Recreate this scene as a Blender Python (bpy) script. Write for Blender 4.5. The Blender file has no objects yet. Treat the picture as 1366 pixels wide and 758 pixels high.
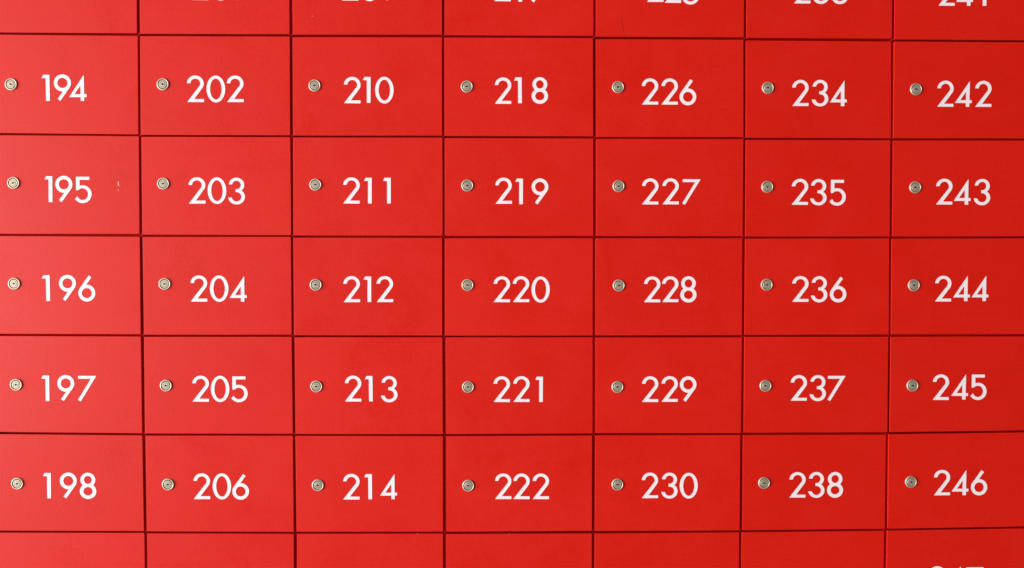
import bpy, bmesh, math, random
import numpy as np
from mathutils import Matrix, Vector
from mathutils.geometry import delaunay_2d_cdt

S = bpy.context.scene
COL = S.collection

# ------------------------------------------------------------------ camera
cam_d = bpy.data.cameras.new("camera")
cam = bpy.data.objects.new("camera", cam_d)
COL.objects.link(cam)
cam_d.lens = 31.625
cam_d.sensor_width = 36.0
cam_d.clip_start = 0.05
cam_d.clip_end = 60
right = Vector((0.999794, -0.020253, 0.001532))
up = Vector((-0.000887, 0.031817, 0.999493))
back = Vector((-0.020291, -0.999289, 0.031792))
m = Matrix((right, up, back)).transposed().to_4x4()
m.translation = Vector((-0.04247, -1.49976, 1.45202))
cam.matrix_world = m
S.camera = cam

# ------------------------------------------------------------------ world and lamps
world = bpy.data.worlds.new("World")
S.world = world
world.use_nodes = True
bg = world.node_tree.nodes["Background"]
bg.inputs[0].default_value = (1.0, 0.93, 0.84, 1)
bg.inputs[1].default_value = 0.15

def area(name, loc, target, sx, sy, power, color):
    d = bpy.data.lights.new(name, 'AREA')
    d.shape = 'RECTANGLE'
    d.size, d.size_y, d.energy, d.color = sx, sy, power, color
    o = bpy.data.objects.new(name, d)
    o.location = loc
    o.rotation_euler = (Vector(target) - Vector(loc)).to_track_quat('-Z', 'Y').to_euler()
    COL.objects.link(o)
    return o

# daylight from the wide open side to the left
area("daylight", (-9.4, -4.9, 1.1), (0.0, 0.0, 1.40), 7.2, 4.6, 2830, (1.0, 0.975, 0.985))

S.view_settings.view_transform = 'Standard'
S.view_settings.look = 'None'
S.view_settings.exposure = 0
S.view_settings.gamma = 1

# ------------------------------------------------------------------ measured wall
# metres on the locker wall (x to the right, z up): door corners (top left, top right,
# bottom right, bottom left), lock centre, foot points of the three digits
LOCKERS = {
 193: (((-0.87315, 1.97703), (-0.6268, 1.97699), (-0.62754, 1.81506), (-0.8731, 1.81476)), (-0.83524, 1.89666), ((-0.78299, 1.87094), (-0.76176, 1.87109), (-0.73141, 1.87131))),
 194: (((-0.87314, 1.81197), (-0.62637, 1.81136), (-0.62731, 1.64988), (-0.87306, 1.65125)), (-0.83286, 1.7308), ((-0.78354, 1.70382), (-0.76406, 1.70416), (-0.73958, 1.70404))),
 195: (((-0.87311, 1.64843), (-0.62669, 1.64758), (-0.62738, 1.48614), (-0.87305, 1.48595)), (-0.83177, 1.56992), ((-0.78198, 1.53846), (-0.76439, 1.53851), (-0.73358, 1.53797))),
 196: (((-0.8731, 1.48312), (-0.62649, 1.48216), (-0.62692, 1.32015), (-0.87304, 1.32097)), (-0.83306, 1.4042), ((-0.78795, 1.37537), (-0.76024, 1.37538), (-0.72871, 1.37515))),
 197: (((-0.87309, 1.31811), (-0.62681, 1.31709), (-0.62656, 1.15497), (-0.873, 1.15793)), (-0.8324, 1.23692), ((-0.79154, 1.20941), (-0.76557, 1.20949), (-0.73196, 1.20931))),
 198: (((-0.87305, 1.15506), (-0.62637, 1.1521), (-0.62559, 0.99068), (-0.87299, 0.99287)), (-0.83291, 1.0722), ((-0.79125, 1.04692), (-0.76372, 1.04681), (-0.73086, 1.04618))),
 199: (((-0.87304, 0.98998), (-0.62504, 0.98816), (-0.6249, 0.82306), (-0.87306, 0.82305)), (-0.83513, 0.90495), ((-0.79396, 0.87748), (-0.76184, 0.87758), (-0.73107, 0.87746))),
 201: (((-0.62303, 1.97702), (-0.37857, 1.97697), (-0.37838, 1.81503), (-0.62312, 1.81438)), (-0.58512, 1.89628), ((-0.53855, 1.87004), (-0.50619, 1.8699), (-0.47378, 1.87087))),
 202: (((-0.62301, 1.81095), (-0.37811, 1.81181), (-0.37841, 1.64949), (-0.62345, 1.64896)), (-0.58615, 1.73212), ((-0.54704, 1.70316), (-0.51517, 1.70332), (-0.48205, 1.70348))),
 203: (((-0.62304, 1.6468), (-0.37843, 1.64696), (-0.37784, 1.48461), (-0.62308, 1.48506)), (-0.58753, 1.56958), ((-0.54623, 1.53651), (-0.51498, 1.53659), (-0.4815, 1.53619))),
 204: (((-0.6229, 1.48195), (-0.37843, 1.48242), (-0.37806, 1.31936), (-0.62245, 1.31928)), (-0.58684, 1.40404), ((-0.54485, 1.37462), (-0.51276, 1.37464), (-0.48089, 1.3744))),
 205: (((-0.62234, 1.3165), (-0.37808, 1.31643), (-0.37711, 1.1536), (-0.62258, 1.15459)), (-0.58641, 1.23508), ((-0.54363, 1.20797), (-0.51291, 1.20792), (-0.48018, 1.20773))),
 206: (((-0.62152, 1.15187), (-0.37713, 1.15088), (-0.37659, 0.98823), (-0.62109, 0.99036)), (-0.58457, 1.06979), ((-0.54298, 1.04455), (-0.51104, 1.04442), (-0.47894, 1.04404))),
 207: (((-0.62068, 0.98755), (-0.3766, 0.98579), (-0.37688, 0.82308), (-0.62104, 0.82304)), (-0.58277, 0.90494), ((-0.5416, 0.87747), (-0.50948, 0.87757), (-0.47871, 0.87745))),
 209: (((-0.37477, 1.977), (-0.12817, 1.97697), (-0.12764, 1.81593), (-0.37342, 1.81435)), (-0.33686, 1.89625), ((-0.29306, 1.87059), (-0.26269, 1.87044), (-0.22885, 1.87105))),
 210: (((-0.37438, 1.81126), (-0.12808, 1.81233), (-0.1278, 1.65004), (-0.37423, 1.649)), (-0.33804, 1.73161), ((-0.29036, 1.70271), (-0.25926, 1.70348), (-0.23876, 1.70309))),
 211: (((-0.3741, 1.64662), (-0.12729, 1.64714), (-0.12693, 1.48423), (-0.3748, 1.4841)), (-0.33744, 1.56851), ((-0.29232, 1.53744), (-0.25789, 1.53753), (-0.22628, 1.53762))),
 212: (((-0.37468, 1.48141), (-0.12795, 1.48116), (-0.1278, 1.31783), (-0.37443, 1.31848)), (-0.33759, 1.40277), ((-0.2923, 1.37362), (-0.25924, 1.37389), (-0.23735, 1.37377))),
 213: (((-0.37372, 1.3157), (-0.12766, 1.31548), (-0.12693, 1.15231), (-0.37332, 1.15293)), (-0.33775, 1.23322), ((-0.29092, 1.20765), (-0.25724, 1.20772), (-0.23053, 1.20691))),
 214: (((-0.37334, 1.15072), (-0.12693, 1.1495), (-0.12685, 0.98742), (-0.37256, 0.98822)), (-0.33614, 1.06736), ((-0.29451, 1.04279), (-0.25897, 1.04291), (-0.23291, 1.0428))),
 215: (((-0.37185, 0.98547), (-0.12708, 0.98481), (-0.12655, 0.82309), (-0.37299, 0.82306)), (-0.33394, 0.90496), ((-0.29277, 0.87749), (-0.26065, 0.87759), (-0.22988, 0.87747))),
 217: (((-0.12435, 1.977), (0.12195, 1.97696), (0.12284, 1.81574), (-0.12439, 1.81502)), (-0.08644, 1.89692), ((-0.04245, 1.87141), (-0.00902, 1.8708), (0.01911, 1.87063))),
 218: (((-0.12446, 1.81185), (0.12198, 1.81228), (0.12321, 1.64979), (-0.12438, 1.64933)), (-0.08698, 1.7311), ((-0.04143, 1.70295), (-0.00912, 1.70385), (0.01985, 1.70387))),
 219: (((-0.12417, 1.64672), (0.12337, 1.64688), (0.12416, 1.48442), (-0.12401, 1.48387)), (-0.08625, 1.56793), ((-0.03991, 1.5375), (-0.00711, 1.53696), (0.01997, 1.53679))),
 220: (((-0.12402, 1.48073), (0.12322, 1.48112), (0.12379, 1.31775), (-0.12414, 1.3176)), (-0.08588, 1.40262), ((-0.04301, 1.37387), (-0.01072, 1.37388), (0.02033, 1.37377))),
 221: (((-0.1229, 1.3154), (0.1238, 1.3154), (0.12436, 1.15294), (-0.1223, 1.1523)), (-0.08513, 1.2321), ((-0.04286, 1.20645), (-0.00983, 1.20639), (0.02699, 1.20633))),
 222: (((-0.12208, 1.14949), (0.12349, 1.14997), (0.12383, 0.98772), (-0.1217, 0.98702)), (-0.08476, 1.06568), ((-0.0402, 1.04254), (-0.00958, 1.04241), (0.02296, 1.04228))),
 223: (((-0.12207, 0.98405), (0.12384, 0.98399), (0.12385, 0.82309), (-0.12263, 0.82306)), (-0.08416, 0.90496), ((-0.04299, 0.87749), (-0.01087, 0.87759), (0.0199, 0.87747))),
 225: (((0.1258, 1.977), (0.37277, 1.97697), (0.37321, 1.81464), (0.12613, 1.81432)), (0.16371, 1.89622), ((0.21076, 1.87176), (0.23994, 1.87062), (0.26939, 1.86898))),
 226: (((0.12585, 1.81107), (0.37273, 1.81138), (0.37431, 1.64965), (0.12702, 1.64886)), (0.16393, 1.73169), ((0.2032, 1.70292), (0.23584, 1.70308), (0.26627, 1.70261))),
 227: (((0.12732, 1.64654), (0.37434, 1.64674), (0.37474, 1.48432), (0.12783, 1.48428)), (0.16555, 1.56759), ((0.20446, 1.53728), (0.23873, 1.53737), (0.2719, 1.53746))),
 228: (((0.12697, 1.48113), (0.37425, 1.48161), (0.37501, 1.31842), (0.1277, 1.3179)), (0.16681, 1.40208), ((0.20861, 1.37386), (0.23922, 1.374), (0.26986, 1.37414))),
 229: (((0.12771, 1.31532), (0.37482, 1.31532), (0.37497, 1.15283), (0.1285, 1.1533)), (0.16544, 1.23174), ((0.20624, 1.20613), (0.23924, 1.20633), (0.26998, 1.20627))),
 230: (((0.12807, 1.15033), (0.37388, 1.15031), (0.37419, 0.98723), (0.12791, 0.98733)), (0.16631, 1.06666), ((0.20724, 1.04308), (0.24035, 1.04295), (0.2712, 1.04282))),
 231: (((0.12792, 0.98397), (0.37362, 0.9846), (0.37338, 0.8231), (0.12779, 0.82306)), (0.16583, 0.90496), ((0.207, 0.87749), (0.23912, 0.87759), (0.26989, 0.87747))),
 233: (((0.37664, 1.977), (0.6205, 1.97694), (0.62166, 1.81405), (0.37689, 1.81373)), (0.41455, 1.89563), ((0.45582, 1.87105), (0.48719, 1.8714), (0.5191, 1.87113))),
 234: (((0.37641, 1.81032), (0.62076, 1.81005), (0.62245, 1.64871), (0.37756, 1.64865)), (0.41405, 1.73165), ((0.45488, 1.70166), (0.48813, 1.70183), (0.51801, 1.70172))),
 235: (((0.37781, 1.64573), (0.62175, 1.64601), (0.62313, 1.48444), (0.37829, 1.48382)), (0.41466, 1.56723), ((0.45576, 1.53733), (0.48711, 1.53716), (0.51861, 1.53699))),
 236: (((0.37832, 1.4811), (0.6222, 1.48194), (0.62381, 1.31947), (0.37872, 1.31864)), (0.41577, 1.40343), ((0.45865, 1.37461), (0.49048, 1.3745), (0.52234, 1.37426))),
 237: (((0.37859, 1.3162), (0.62311, 1.31628), (0.62396, 1.15372), (0.37891, 1.15342)), (0.41529, 1.23329), ((0.45777, 1.20784), (0.49009, 1.20779), (0.52028, 1.20774))),
 238: (((0.37783, 1.1503), (0.62191, 1.15014), (0.62235, 0.98862), (0.37844, 0.98721)), (0.41473, 1.06843), ((0.45761, 1.0431), (0.49017, 1.04297), (0.522, 1.0431))),
 239: (((0.37735, 0.98459), (0.62142, 0.98585), (0.62087, 0.82312), (0.37735, 0.82307)), (0.41526, 0.90497), ((0.45643, 0.8775), (0.48855, 0.8776), (0.51932, 0.87748))),
 241: (((0.6244, 1.97698), (0.87307, 1.97696), (0.87303, 1.81305), (0.62515, 1.81284)), (0.66231, 1.89474), ((0.69838, 1.86931), (0.72794, 1.86952), (0.76663, 1.86967))),
 242: (((0.62482, 1.81008), (0.87309, 1.81019), (0.87299, 1.64943), (0.62594, 1.64873)), (0.66311, 1.73072), ((0.69916, 1.70173), (0.72895, 1.70188), (0.76346, 1.70179))),
 243: (((0.62598, 1.6458), (0.87305, 1.64655), (0.87296, 1.4853), (0.62685, 1.4843)), (0.6647, 1.56725), ((0.70011, 1.53835), (0.72988, 1.53831), (0.76426, 1.53815))),
 244: (((0.62578, 1.48157), (0.87302, 1.4824), (0.87296, 1.31991), (0.62679, 1.31947)), (0.66464, 1.40289), ((0.70053, 1.37536), (0.73129, 1.37588), (0.76271, 1.37602))),
 245: (((0.62684, 1.31628), (0.87302, 1.31699), (0.87291, 1.15657), (0.6271, 1.15386)), (0.66503, 1.23331), ((0.69959, 1.20869), (0.73109, 1.20928), (0.76301, 1.20948))),
 246: (((0.62565, 1.15088), (0.87297, 1.15362), (0.87289, 0.99197), (0.62626, 0.98861)), (0.66506, 1.06932), ((0.70447, 1.04597), (0.73467, 1.04611), (0.76773, 1.04624))),
 247: (((0.62554, 0.98635), (0.87295, 0.98901), (0.87296, 0.82311), (0.62487, 0.82309)), (0.66345, 0.90499), ((0.6987, 0.88102), (0.72836, 0.88084), (0.76192, 0.88025))),
}


# ------------------------------------------------------------------ materials
def mat(name):
    m = bpy.data.materials.new(name)
    m.use_nodes = True
    nt = m.node_tree
    return m, nt, nt.nodes["Principled BSDF"]

def N(nt, t, **kw):
    n = nt.nodes.new(t)
    for k, v in kw.items():
        if isinstance(k, str) and hasattr(n, k):
            setattr(n, k, v)
    return n

def paint():
    m, nt, b = mat("red_door_paint")
    L = nt.links
    geo = N(nt, 'ShaderNodeNewGeometry')
    oi = N(nt, 'ShaderNodeObjectInfo')
    off = N(nt, 'ShaderNodeVectorMath', operation='SCALE')
    L.new(oi.outputs['Random'], off.inputs[3])
    off.inputs[0].default_value = (37.0, 11.0, 53.0)
    add = N(nt, 'ShaderNodeVectorMath', operation='ADD')
    L.new(geo.outputs['Position'], add.inputs[0])
    L.new(off.outputs[0], add.inputs[1])
    # broad wipe marks and clouding in the lacquer
    cloud = N(nt, 'ShaderNodeTexNoise')
    cloud.inputs['Scale'].default_value = 9.0
    cloud.inputs['Detail'].default_value = 4.0
    cloud.inputs['Roughness'].default_value = 0.62
    cloud.inputs['Distortion'].default_value = 0.8
    L.new(add.outputs[0], cloud.inputs['Vector'])
    # fine mottle
    fine = N(nt, 'ShaderNodeTexNoise')
    fine.inputs['Scale'].default_value = 210.0
    fine.inputs['Detail'].default_value = 3.0
    fine.inputs['Roughness'].default_value = 0.7
    L.new(add.outputs[0], fine.inputs['Vector'])
    # very faint horizontal brushing of the board
    mp = N(nt, 'ShaderNodeMapping')
    mp.inputs['Scale'].default_value = (14.0, 14.0, 420.0)
    L.new(add.outputs[0], mp.inputs['Vector'])
    grain = N(nt, 'ShaderNodeTexNoise')
    grain.inputs['Scale'].default_value = 1.0
    grain.inputs['Detail'].default_value = 3.0
    L.new(mp.outputs[0], grain.inputs['Vector'])
    def ramp(src, lo, hi):
        r = N(nt, 'ShaderNodeMapRange')
        r.inputs['From Min'].default_value = 0.25
        r.inputs['From Max'].default_value = 0.75
        r.inputs['To Min'].default_value = lo
        r.inputs['To Max'].default_value = hi
        L.new(src, r.inputs['Value'])
        return r.outputs[0]
    def mul(a, c):
        x = N(nt, 'ShaderNodeMath', operation='MULTIPLY')
        L.new(a, x.inputs[0]); L.new(c, x.inputs[1])
        return x.outputs[0]
    v = mul(mul(ramp(cloud.outputs['Fac'], 0.975, 1.025), ramp(fine.outputs['Fac'], 0.96, 1.04)),
            mul(ramp(grain.outputs['Fac'], 0.975, 1.025), ramp(oi.outputs['Random'], 0.99, 1.01)))
    col = N(nt, 'ShaderNodeVectorMath', operation='SCALE')
    col.inputs[0].default_value = (0.57, 0.0066, 0.0009)
    L.new(v, col.inputs[3])
    L.new(col.outputs[0], b.inputs['Base Color'])
    rr = N(nt, 'ShaderNodeMath', operation='ADD')
    L.new(ramp(cloud.outputs['Fac'], -0.10, 0.10), rr.inputs[0])
    L.new(ramp(fine.outputs['Fac'], 0.53 - 0.05, 0.53 + 0.05), rr.inputs[1])
    L.new(rr.outputs[0], b.inputs['Roughness'])
    b.inputs['IOR'].default_value = 1.35
    bump = N(nt, 'ShaderNodeBump')
    bump.inputs['Strength'].default_value = 0.18
    bump.inputs['Distance'].default_value = 0.0006
    L.new(fine.outputs['Fac'], bump.inputs['Height'])
    L.new(bump.outputs[0], b.inputs['Normal'])
    return m

def plain(name, col, rough, metal=0.0, noise=0.0, scale=200.0, aniso=0.0):
    m, nt, b = mat(name)
    b.inputs['Metallic'].default_value = metal
    b.inputs['Roughness'].default_value = rough
    tc = N(nt, 'ShaderNodeNewGeometry')
    tx = N(nt, 'ShaderNodeTexNoise')
    tx.inputs['Scale'].default_value = scale
    tx.inputs['Detail'].default_value = 3.0
    nt.links.new(tc.outputs['Position'], tx.inputs['Vector'])
    r = N(nt, 'ShaderNodeMapRange')
    r.inputs['From Min'].default_value = 0.25
    r.inputs['From Max'].default_value = 0.75
    r.inputs['To Min'].default_value = 1 - noise
    r.inputs['To Max'].default_value = 1 + noise
    nt.links.new(tx.outputs['Fac'], r.inputs['Value'])
    s = N(nt, 'ShaderNodeVectorMath', operation='SCALE')
    s.inputs[0].default_value = col
    nt.links.new(r.outputs[0], s.inputs[3])
    nt.links.new(s.outputs[0], b.inputs['Base Color'])
    return m

M_DOOR = paint()
M_FRAME = plain("red_frame_lacquer", (0.46, 0.003, 0.001), 0.6, noise=0.06, scale=60)
for mm_ in (M_FRAME,):
    mm_.node_tree.nodes["Principled BSDF"].inputs['Specular IOR Level'].default_value = 0.05
M_DIGIT = plain("white_vinyl", (0.79, 0.73, 0.745), 0.5, noise=0.02, scale=400)
M_RIM = plain("nickel_rim", (0.56, 0.46, 0.36), 0.55, 0.72, 0.06, 500)
M_PLUG = plain("worn_nickel_plug", (0.45, 0.39, 0.29), 0.55, 0.55, 0.16, 450)
M_GROOVE = plain("dark_groove", (0.20, 0.165, 0.12), 0.6, 0.4, 0.1, 500)  # darker metal tone along the ring grooves
M_KEYWAY = plain("keyway_shade_black", (0.010, 0.007, 0.005), 0.8, 0.0, 0.1, 900)  # keyhole shade painted as near-black colour
M_CHIP = plain("bare_chip", (0.75, 0.48, 0.48), 0.6, noise=0.1)
M_SMUDGE = plain("dark_scuff", (0.30, 0.006, 0.005), 0.6, noise=0.1)

# ------------------------------------------------------------------ mesh helpers
def link(name, mesh, parent=None, loc=(0, 0, 0), roty=0.0):
    o = bpy.data.objects.new(name, mesh)
    COL.objects.link(o)
    o.location = loc
    o.rotation_euler = (0, roty, 0)
    if parent is not None:
        o.parent = parent
    return o

def tag(o, label, category, group=None, kind=None):
    if label: o["label"] = label
    if category: o["category"] = category
    if group: o["group"] = group
    if kind: o["kind"] = kind

def finish(bm, name, materials, smooth=False):
    bmesh.ops.recalc_face_normals(bm, faces=bm.faces[:])
    me = bpy.data.meshes.new(name)
    bm.to_mesh(me); bm.free()
    for mm in (materials if isinstance(materials, (list, tuple)) else [materials]):
        me.materials.append(mm)
    if smooth:
        for p in me.polygons: p.use_smooth = True
    return me

def box(bm, x0, x1, y0, y1, z0, z1):
    v = [bm.verts.new(p) for p in ((x0,y0,z0),(x1,y0,z0),(x1,y1,z0),(x0,y1,z0),(x0,y0,z1),(x1,y0,z1),(x1,y1,z1),(x0,y1,z1))]
    for f in ((0,1,2,3),(4,5,6,7),(0,1,5,4),(1,2,6,5),(2,3,7,6),(3,0,4,7)):
        bm.faces.new([v[i] for i in f])

# ---- implicit outlines: positive inside; traced by marching squares
def hp(p, q):
    "half plane to the left of p -> q"
    (x0, y0), (x1, y1) = p, q
    l = math.hypot(x1 - x0, y1 - y0)
    return lambda X, Y: ((x1 - x0) * (Y - y0) - (y1 - y0) * (X - x0)) / l
def poly(*pts):                                     # convex, counter-clockwise
    hs = [hp(pts[i], pts[(i + 1) % len(pts)]) for i in range(len(pts))]
    return lambda X, Y: np.minimum.reduce([h(X, Y) for h in hs])
def ell(cx, cy, rx, ry):
    k = min(rx, ry)
    return lambda X, Y: (1 - np.sqrt(((X - cx) / rx) ** 2 + ((Y - cy) / ry) ** 2)) * k
def inv(f): return lambda X, Y: -f(X, Y)
def U(*fs): return lambda X, Y: np.maximum.reduce([f(X, Y) for f in fs])
def I(*fs): return lambda X, Y: np.minimum.reduce([f(X, Y) for f in fs])
def above(y): return lambda X, Y: Y - y
def below(y): return lambda X, Y: y - Y
def rightof(x): return lambda X, Y: X - x
def leftof(x): return lambda X, Y: x - X

def trace(f, x0, x1, y0, y1, h):
    xs = np.arange(x0, x1 + h, h); ys = np.arange(y0, y1 + h, h)
    X, Y = np.meshgrid(xs, ys)
    V = f(X, Y)
    V = np.where(np.abs(V) < 1e-9, 1e-9, V)
    segs = {}
    def pt(i, j, k, l):
        a, b = V[j, i], V[l, k]
        t = a / (a - b)
        return ((i, j, k, l) if (i, j) < (k, l) else (k, l, i, j)), (xs[i] + (xs[k] - xs[i]) * t, ys[j] + (ys[l] - ys[j]) * t)
    pos = {}
    nxt = {}
    for j in range(len(ys) - 1):
        for i in range(len(xs) - 1):
            c = [(i, j), (i + 1, j), (i + 1, j + 1), (i, j + 1)]
            s = [V[q[1], q[0]] > 0 for q in c]
            if all(s) or not any(s): continue
            cr = []
            for e in range(4):
                a, b = c[e], c[(e + 1) % 4]
                if s[e] != s[(e + 1) % 4]:
                    k, p = pt(a[0], a[1], b[0], b[1])
                    pos[k] = p
                    cr.append((k, s[e]))            # True: leaving the inside
            if len(cr) == 2:
                a = [k for k, w in cr if w][0]; b = [k for k, w in cr if not w][0]
                nxt[a] = b
            else:
                for e in range(4):
                    if cr[e][1]: nxt[cr[e][0]] = cr[(e + 1) % 4][0]
    loops = []
    left = dict(nxt)
    while left:
        st = next(iter(left)); k = st; lp = []
        while k in left:
            lp.append(pos[k]); k = left.pop(k)
        if len(lp) > 5: loops.append(simplify(lp, h))
    return loops

def simplify(lp, h):
    # drop points that lie on straight runs, keep curves fine
    pts = [lp[0]]
    for p in lp[1:]:
        if math.hypot(p[0] - pts[-1][0], p[1] - pts[-1][1]) > 0.35 * h: pts.append(p)
    tol = h * 0.07
    def rdp(a):
        if len(a) < 3: return a
        (x0, y0), (x1, y1) = a[0], a[-1]
        l = math.hypot(x1 - x0, y1 - y0) or 1e-9
        d = [abs((x1 - x0) * (y0 - q[1]) - (x0 - q[0]) * (y1 - y0)) / l for q in a]
        i = int(np.argmax(d))
        if d[i] < tol: return [a[0], a[-1]]
        return rdp(a[:i + 1])[:-1] + rdp(a[i:])
    k = len(pts) // 2
    return rdp(pts[:k + 1])[:-1] + rdp(pts[k:] + [pts[0]])[:-1]

def outline_mesh(name, f, bounds, h, scale, y_front, y_back, material):
    "fills the outline, front face at y_front, walls back to y_back"
    loops = trace(f, *bounds, h)
    pts, edges = [], []
    for lp in loops:
        n0 = len(pts)
        pts += [Vector(p) for p in lp]
        edges += [(n0 + i, n0 + (i + 1) % len(lp)) for i in range(len(lp))]
    vo, eo, fo, *_ = delaunay_2d_cdt(pts, edges, [], 0, 1e-7)
    tri = []
    for t in fo:
        cx = sum(vo[i][0] for i in t) / len(t); cy = sum(vo[i][1] for i in t) / len(t)
        if f(np.array([cx]), np.array([cy]))[0] > 0: tri.append(t)
    bm = bmesh.new()
    front = [bm.verts.new((v[0] * scale, y_front, v[1] * scale)) for v in vo]
    for t in tri:
        bm.faces.new([front[i] for i in t])
    backs = {}
    bnd = [e for e in bm.edges if len(e.link_faces) == 1]
    pairs = [(e.verts[0], e.verts[1]) for e in bnd]
    for a, b in pairs:
        for v in (a, b):
            if v not in backs: backs[v] = bm.verts.new((v.co.x, y_back, v.co.z))
        bm.faces.new((a, b, backs[b], backs[a]))
    for v in [v for v in bm.verts if not v.link_faces]: bm.verts.remove(v)
    bmesh.ops.recalc_face_normals(bm, faces=bm.faces[:])
    # the open sheet must face the viewer (-y)
    me = finish_keep(bm, name, material)
    return me

def finish_keep(bm, name, material):
    fr = [f for f in bm.faces if abs(f.normal.y) > 0.9]
    if fr and sum(f.normal.y for f in fr) > 0:
        bmesh.ops.reverse_faces(bm, faces=bm.faces[:])
    me = bpy.data.meshes.new(name)
    bm.to_mesh(me); bm.free()
    me.materials.append(material)
    return me

# ------------------------------------------------------------------ the numerals (digit height = 1)
def tangent_at(cx, cy, rx, ry, ang):
    return (cx + rx * math.cos(ang), cy + ry * math.sin(ang))

def g0():
    return I(ell(.360, .5, .360, .517), inv(ell(.360, .5, .215, .392)))
def g1():
    stem = poly((.155, 0), (.307, 0), (.307, 1), (.155, 1))
    flag = poly((0, .868), (.20, .868), (.20, 1), (.062, 1))
    return U(stem, flag)
def g2():
    cx, cy = .324, .712
    ring = I(ell(cx, cy, .324, .306), inv(ell(cx, cy, .182, .182)))
    a = math.radians(-38)
    po = tangent_at(cx, cy, .324, .306, a); pi = tangent_at(cx, cy, .182, .182, a)
    cut = hp((cx - .02, cy - .026), (cx - .02 + math.cos(a), cy - .026 + math.sin(a) * .98))
    arc = U(I(ring, above(cy + .004)), I(ring, rightof(cx), cut))
    # parallel band from the end of the arc down to the left foot
    band = poly((-.002, 0), (.205, .02), po, (po[0] + .006, po[1] + .010), (pi[0] + .004, pi[1] + .012))
    base = I(poly((0, 0), (.65, 0), (.65, .122), (0, .122)), inv(hp((-.002, 0), (pi[0], pi[1] + .004))))
    return U(arc, I(band, above(0)), base)
def g3():
    top = I(ell(.322, .737, .300, .281), inv(ell(.322, .737, .160, .158)))
    bot = I(ell(.322, .281, .326, .298), inv(ell(.322, .281, .180, .175)))
    topc = I(top, U(above(.752), rightof(.285)))
    botc = I(bot, U(inv(hp((0, .262), (.2, .245))), rightof(.285)))
    stub = poly((.282, .456), (.40, .456), (.40, .579), (.282, .579))
    return U(topc, botc, stub)
def g4():
    outer = poly((0, .145), (.583, .145), (.583, 1.012))
    inner = poly((.222, .266), (.440, .266), (.440, .585))
    stem = poly((.440, 0), (.583, 0), (.583, .75), (.440, .75))
    bar = poly((.3, .145), (.676, .145), (.676, .266), (.3, .266))
    return U(I(outer, inv(inner)), stem, bar)
def g5():
    cx, cy = .322, .322
    bar = poly((.071, .866), (.590, .866), (.590, .992), (.071, .992))
    stem = poly((.071, .50), (.088, .452), (.215, .50), (.215, .99), (.071, .99))
    r1 = I(ell(cx, cy, .348, .345), inv(ell(cx, cy, .204, .220)))
    right_part = I(r1, rightof(cx))
    low = I(r1, leftof(cx + .03), inv(hp((0, .118), (.097, .216))), below(cy))
    up = I(ell(cx, cy, .348, .345), inv(ell(cx, cy, .290, .220)), leftof(cx + .03), rightof(.088), above(cy + .1))
    return U(bar, stem, right_part, low, up)
def g6():
    cx, cy, r = .330, .313, .328
    ring = I(ell(cx, cy, r, .328), inv(ell(cx, cy, .186, .190)))
    d = math.radians(54.5)
    dx, dy = math.cos(d), math.sin(d)
    nx, ny = -dy, dx                                   # towards upper left
    pl = (cx + nx * r, cy + ny * r)                    # tangent point
    w = .133
    pr = (pl[0] - nx * w, pl[1] - ny * w)
    L = (1.0 - pl[1]) / dy
    tl = (pl[0] + dx * L, pl[1] + dy * L)
    tr = (tl[0] - nx * w, tl[1] - ny * w)
    tail = poly((pl[0] - dx * .02, pl[1] - dy * .02), (pr[0] - dx * .04, pr[1] - dy * .04), tr, tl)
    return U(ring, tail)
def g7():
    bar = poly((.012, .866), (.60, .866), (.70, .985), (.012, .985))
    diag = poly((0, .042), (.112, -.018), (.722, .985), (.572, .985))
    return U(bar, diag)
def g8():
    top = I(ell(.321, .733, .291, .283), inv(ell(.321, .733, .145, .155)))
    bot = I(ell(.321, .288, .322, .305), inv(ell(.321, .288, .172, .162)))
    hole = U(ell(.321, .733, .145, .155), ell(.321, .288, .172, .162))
    body = U(ell(.321, .733, .291, .283), ell(.321, .288, .322, .305))
    return I(body, inv(hole))
def g9():
    s = g6()
    return lambda X, Y: s(.662 - X, .998 - Y)

def slimmer(f, e): return lambda X, Y: f(X, Y) - e
DIGIT_H = 0.0429
GLYPH = {}
for ch, fn in enumerate((g0, g1, g2, g3, g4, g5, g6, g7, g8, g9)):
    GLYPH[str(ch)] = outline_mesh("digit_" + str(ch), slimmer(fn(), 0.005), (-.05, .80, -.06, 1.08), 0.0125, DIGIT_H, -0.0003, 0.0002, M_DIGIT)

# ------------------------------------------------------------------ the lock
def lathe(name, prof, seg, materials, smooth=True, mats=None):
    bm = bmesh.new()
    rings = []
    for r, y in prof:
        if r < 1e-6:
            rings.append([bm.verts.new((0, y, 0))])
        else:
            rings.append([bm.verts.new((r * math.cos(2 * math.pi * k / seg), y, r * math.sin(2 * math.pi * k / seg))) for k in range(seg)])
    for i in range(len(rings) - 1):
        a, b = rings[i], rings[i + 1]
        for k in range(seg):
            q = (k + 1) % seg
            if len(a) == 1: f = bm.faces.new((a[0], b[k], b[q]))
            elif len(b) == 1: f = bm.faces.new((a[k], a[q], b[0]))
            else: f = bm.faces.new((a[k], a[q], b[q], b[k]))
            if mats: f.material_index = mats[i]
    return finish(bm, name, materials, smooth)

mm = 0.001
RIM = lathe("lock_rim", [(10.1*mm, 1*mm), (10.2*mm, -0.4*mm), (10.0*mm, -1.1*mm), (9.5*mm, -1.7*mm), (8.9*mm, -2.0*mm), (8.3*mm, -1.9*mm),
                         (7.8*mm, -1.5*mm), (7.6*mm, -0.9*mm), (6.8*mm, -0.8*mm)], 40, [M_RIM, M_GROOVE], mats=[0]*6 + [1, 1])
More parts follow.
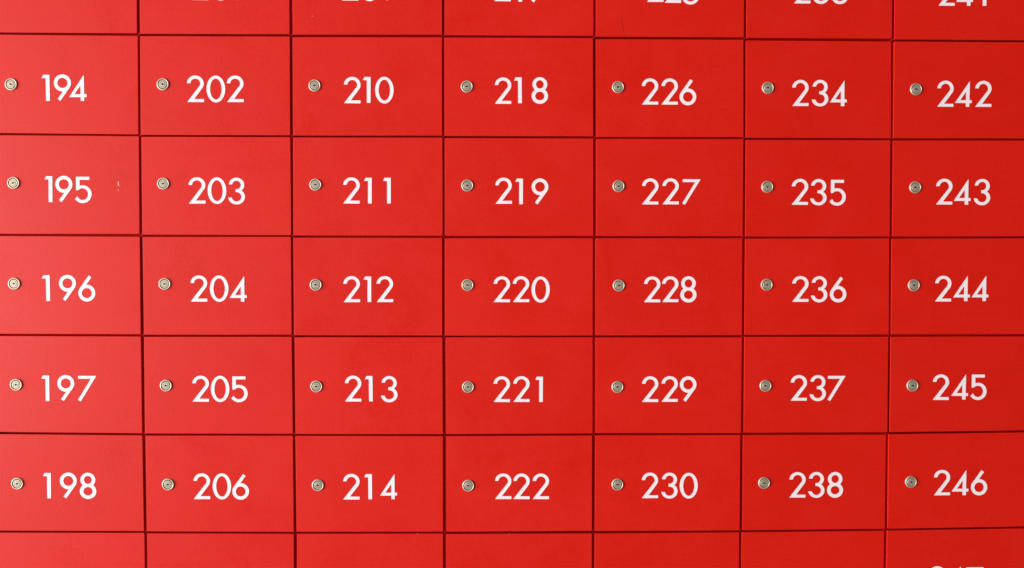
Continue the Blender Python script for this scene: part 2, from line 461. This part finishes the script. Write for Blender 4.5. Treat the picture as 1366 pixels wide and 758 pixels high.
# plug face with a ring groove; the centre is left open for the keyway
PLUG = lathe("lock_plug", [(6.8*mm, -0.8*mm), (6.7*mm, -1.5*mm), (6.3*mm, -1.8*mm), (4.8*mm, -1.8*mm), (4.65*mm, -1.6*mm), (4.45*mm, -1.6*mm),
                           (4.0*mm, -1.85*mm), (3.5*mm, -1.9*mm)], 40, [M_PLUG, M_GROOVE], smooth=False, mats=[1, 0, 0, 1, 1, 1, 0])
slot = U(poly((-2.7, -.75), (2.7, -.7), (2.7, .65), (-2.7, .65)), ell(-.2, 0, 1.6, 1.6))
CORE = outline_mesh("lock_core", I(ell(0, 0, 3.52, 3.52), inv(slot)), (-4, 4, -4, 4), 0.12, mm, -1.88*mm, 0.5*mm, M_PLUG)
KEYWAY = outline_mesh("keyway", slot, (-3, 3, -2, 2), 0.12, mm * 1.05, -1.6*mm, 0.2*mm, M_KEYWAY)  # dark fill nearly flush with the core, standing in for the hole's shade

# ------------------------------------------------------------------ doors
DOOR_T = 0.014
def door_mesh(cor):
    "rounded, softly bevelled board; origin at its centre"
    cx = sum(p[0] for p in cor) / 4; cz = sum(p[1] for p in cor) / 4
    g = 0.0003                                  # paint-edge clearance
    P = [Vector((x - cx + sx * g, z - cz + sz * g)) for (x, z), (sx, sz) in zip(cor, ((1, -1), (-1, -1), (-1, 1), (1, 1)))]
    def ring(inset, y, r):
        out = []
        for i in range(4):
            p, a, b = P[i], P[i - 1], P[(i + 1) % 4]
            u = (a - p).normalized(); w = (b - p).normalized()
            c = p + (u + w) * (inset + r)
            for k in range(4):
                t = k / 3 * math.pi / 2
                q = c - u * (r * math.sin(t)) - w * (r * math.cos(t))
                out.append((q.x, y, q.y))
        return out
    prof = [(0, DOOR_T, .0012), (0, .0005, .0012), (.00015, .00012, .0011), (.0005, 0.0, .0009)]
    bm = bmesh.new()
    rings = [[bm.verts.new(v) for v in ring(*q)] for q in prof]
    n = 16
    for a, b in zip(rings, rings[1:]):
        for k in range(n):
            bm.faces.new((a[k], a[(k + 1) % n], b[(k + 1) % n], b[k]))
    bm.faces.new(rings[-1]); bm.faces.new(rings[0])
    return finish(bm, "door", M_DOOR), cx, cz

rnd = random.Random(11)
NUM_NAME = {}
def locker(n, cor, lock, digs, label):
    me, cx, cz = door_mesh(cor)
    # each door hangs a hair in or out of the row
    dy = 0.0 + rnd.uniform(-.0004, .0004)
    root = bpy.data.objects.new("locker", None)
    root.empty_display_size = 0.05
    COL.objects.link(root)
    root.location = (cx, dy, cor[3][1])
    root.rotation_euler = (math.radians(rnd.uniform(-.12, .12)), 0, math.radians(rnd.uniform(-.18, .18)))
    tag(root, label, "locker", "numbered lockers in the wall")
    z0 = cor[3][1]
    d = link("door", me, root, (0, 0, cz - z0))
    for ch, (x, z) in zip(str(n), digs):
        link("digit", GLYPH[ch], d, (x - cx, -0.0, z - cz), math.radians(rnd.uniform(-.5, .5)))
    k = link("lock", RIM, root, (lock[0] - cx, 0, lock[1] - z0))
    a = math.radians(rnd.uniform(-14, 14))
    link("lock_plug", PLUG, k)
    link("lock_core", CORE, k, (0, 0, 0), a)
    link("keyway", KEYWAY, k, (0, 0, 0), a)
    return root, d, cx, cz

COLUMN = ["left edge column", "second column", "third column", "middle column", "third column from the right", "second column from the right", "right edge column"]
ROW = ["top row, cut by the upper edge", "second row", "third row", "middle row", "third row from the bottom", "second row from the bottom", "lowest row in view"]
MARK = {195: "with a pale paint chip right of its number", 219: "with two tiny dark scuffs up left of its number",
        218: "with a faint dark scuff near its upper left corner", 225: "with a hairline scratch in its lower left",
        209: "with a tiny white fleck at lower left", 215: "with a pale nick on its top edge", 223: "with a pale nick on its top edge"}
def label_for(n):
    c, r = (n - 193) // 8, (n - 193) % 8
    if 0 <= c < 7 and r < 7:
        s = "red locker numbered %d in the %s, %s" % (n, COLUMN[c], ROW[r].replace(", cut by the upper edge", ""))
        if n in (215, 223):
            return "red locker numbered %d cut by lower edge, tiny nick %s of its top" % (n, {215: "toward right", 223: "left of middle"}[n])
        if n in MARK:
            s = "red locker numbered %d %s, %s" % (n, MARK[n], ROW[r].split(",")[0])
        return s
    row = ROW[r].split(",")[0] if r < 7 else "row below the picture"
    if 0 <= c < 7:
        return "red locker numbered %d just below the picture, %s" % (n, COLUMN[c])
    return "red locker numbered %d just %s of the picture, %s" % (n, "left" if c < 0 else "right", row)
roots = {}
for n in sorted(LOCKERS):
    cor, lock, digs = LOCKERS[n]
    roots[n] = locker(n, cor, lock, digs, label_for(n))

# the wall goes on past the picture by one column on each side and one row below
PX, PZ = 0.2500, 0.1653
def shift(src, dx, dz):
    cor, lock, digs = LOCKERS[src]
    mv = lambda p: (p[0] + dx, p[1] + dz)
    return tuple(mv(p) for p in cor), mv(lock), tuple(mv(p) for p in digs)
EXTRA = {}
for c in range(7):
    EXTRA[200 + 8 * c] = shift(199 + 8 * c, 0, -PZ)
for r in range(7):
    EXTRA[185 + r] = shift(193 + r, -PX, 0)
    EXTRA[249 + r] = shift(241 + r, PX, 0)
EXTRA[192] = shift(199, -PX, -PZ)
EXTRA[256] = shift(247, PX, -PZ)
for n in sorted(EXTRA):
    roots[n] = locker(n, *EXTRA[n], label_for(n))

# ------------------------------------------------------------------ cabinet behind the doors
cab = bpy.data.objects.new("locker_cabinet", None)
COL.objects.link(cab)
xs = [-1.125 + .25 * i for i in range(10)]
zs = [LOCKERS[193][0][0][1] + .0015 - PZ * i for i in range(9)]
Z0, Z1 = zs[-1] - .012, zs[0] + .012
cab.location = (0, 0.0, Z0)
tag(cab, "dark red cabinet carcass seen only in the thin gaps between the locker doors", "cabinet")
def part(name, *b):
    bm = bmesh.new(); box(bm, *b)
    o = link(name, finish(bm, name, M_FRAME), cab)
    return o
YF, YB = 0.0142, .46
part("back_panel", xs[0] - .02, xs[-1] + .02, YB, YB + .01, 0, Z1 - Z0)
for x in xs:
    part("upright", x - .012, x + .012, YF, YB - .0005, 0, Z1 - Z0)
for i, z in enumerate(zs):
    for a, b in zip(xs, xs[1:]):
        part("shelf", a + .0121, b - .0121, YF + .0004, YB - .0006, z - Z0 - .009, z - Z0 + .009)

# added filler strip: makes each upright gap shallow so it renders less dark
ALL = dict(LOCKERS); ALL.update(EXTRA)
for n in sorted(ALL):
    if n + 8 not in ALL: continue
    A, B_ = ALL[n][0], ALL[n + 8][0]
    e = .00035
    zt, zb = max(A[1][1], B_[0][1]) + .0004, min(A[2][1], B_[3][1]) - .0004
    P4 = [(A[2][0] + e, zb), (B_[3][0] - e, zb), (B_[0][0] - e, zt), (A[1][0] + e, zt)]
    bm = bmesh.new()
    f = [bm.verts.new((x, 0.0034, z - Z0)) for x, z in P4]
    k = [bm.verts.new((x, YF - .0002, z - Z0)) for x, z in P4]
    bm.faces.new(f); bm.faces.new(k)
    for i in range(4):
        bm.faces.new((f[i], f[(i + 1) % 4], k[(i + 1) % 4], k[i]))
    link("added_gap_strip", finish(bm, "added_gap_strip", M_FRAME), cab)

# ------------------------------------------------------------------ small damage on single doors
def fleck(n, name, pts, material, label=None, y=-0.00022):
    root, d, cx, cz = roots[n]
    bm = bmesh.new()
    a = [bm.verts.new((x - cx, y, z - cz)) for x, z in pts]
    b = [bm.verts.new((x - cx, 0.0004, z - cz)) for x, z in pts]
    bm.faces.new(a)
    for i in range(len(a)):
        j = (i + 1) % len(a)
        bm.faces.new((a[i], a[j], b[j], b[i]))
    o = link(name, finish(bm, name, material), d)
    if label: o["label"] = label
def blob(x, z, rx, rz, seed, n=9):
    r = random.Random(seed)
    return [(x + rx * math.cos(2*math.pi*k/n) * r.uniform(.6, 1.15), z + rz * math.sin(2*math.pi*k/n) * r.uniform(.6, 1.15)) for k in range(n)]
fleck(195, "paint_chip", blob(-.66121, 1.5693, .0010, .0040, 1), M_CHIP, "pale sliver of chipped paint")
fleck(195, "paint_chip", blob(-.6617, 1.5590, .0004, .0018, 2), M_CHIP)
fleck(195, "paint_chip", blob(-.6590, 1.5665, .0004, .0010, 3), M_CHIP)
fleck(219, "scuff", blob(-.09072, 1.63807, .0022, .0010, 4), M_SMUDGE)
fleck(219, "scuff", blob(-.06959, 1.61462, .0012, .0009, 5), M_SMUDGE)
fleck(218, "scuff", blob(-.10678, 1.79831, .0024, .0013, 6), M_SMUDGE)
fleck(209, "paint_chip", blob(-.34148, 1.84458, .0004, .0010, 7), M_CHIP)
fleck(225, "scratch", [(.1678, 1.8468), (.1684, 1.8468), (.1705, 1.832), (.1735, 1.8165), (.1730, 1.8165), (.1699, 1.832)], M_SMUDGE, "hairline scratch running down to the lower edge")
fleck(215, "paint_chip", blob(-.17018, LOCKERS[215][0][1][1] - .0006, .0006, .0004, 8), M_CHIP)
fleck(223, "paint_chip", blob(-.01579, LOCKERS[223][0][1][1] - .0010, .0005, .0004, 9), M_CHIP)
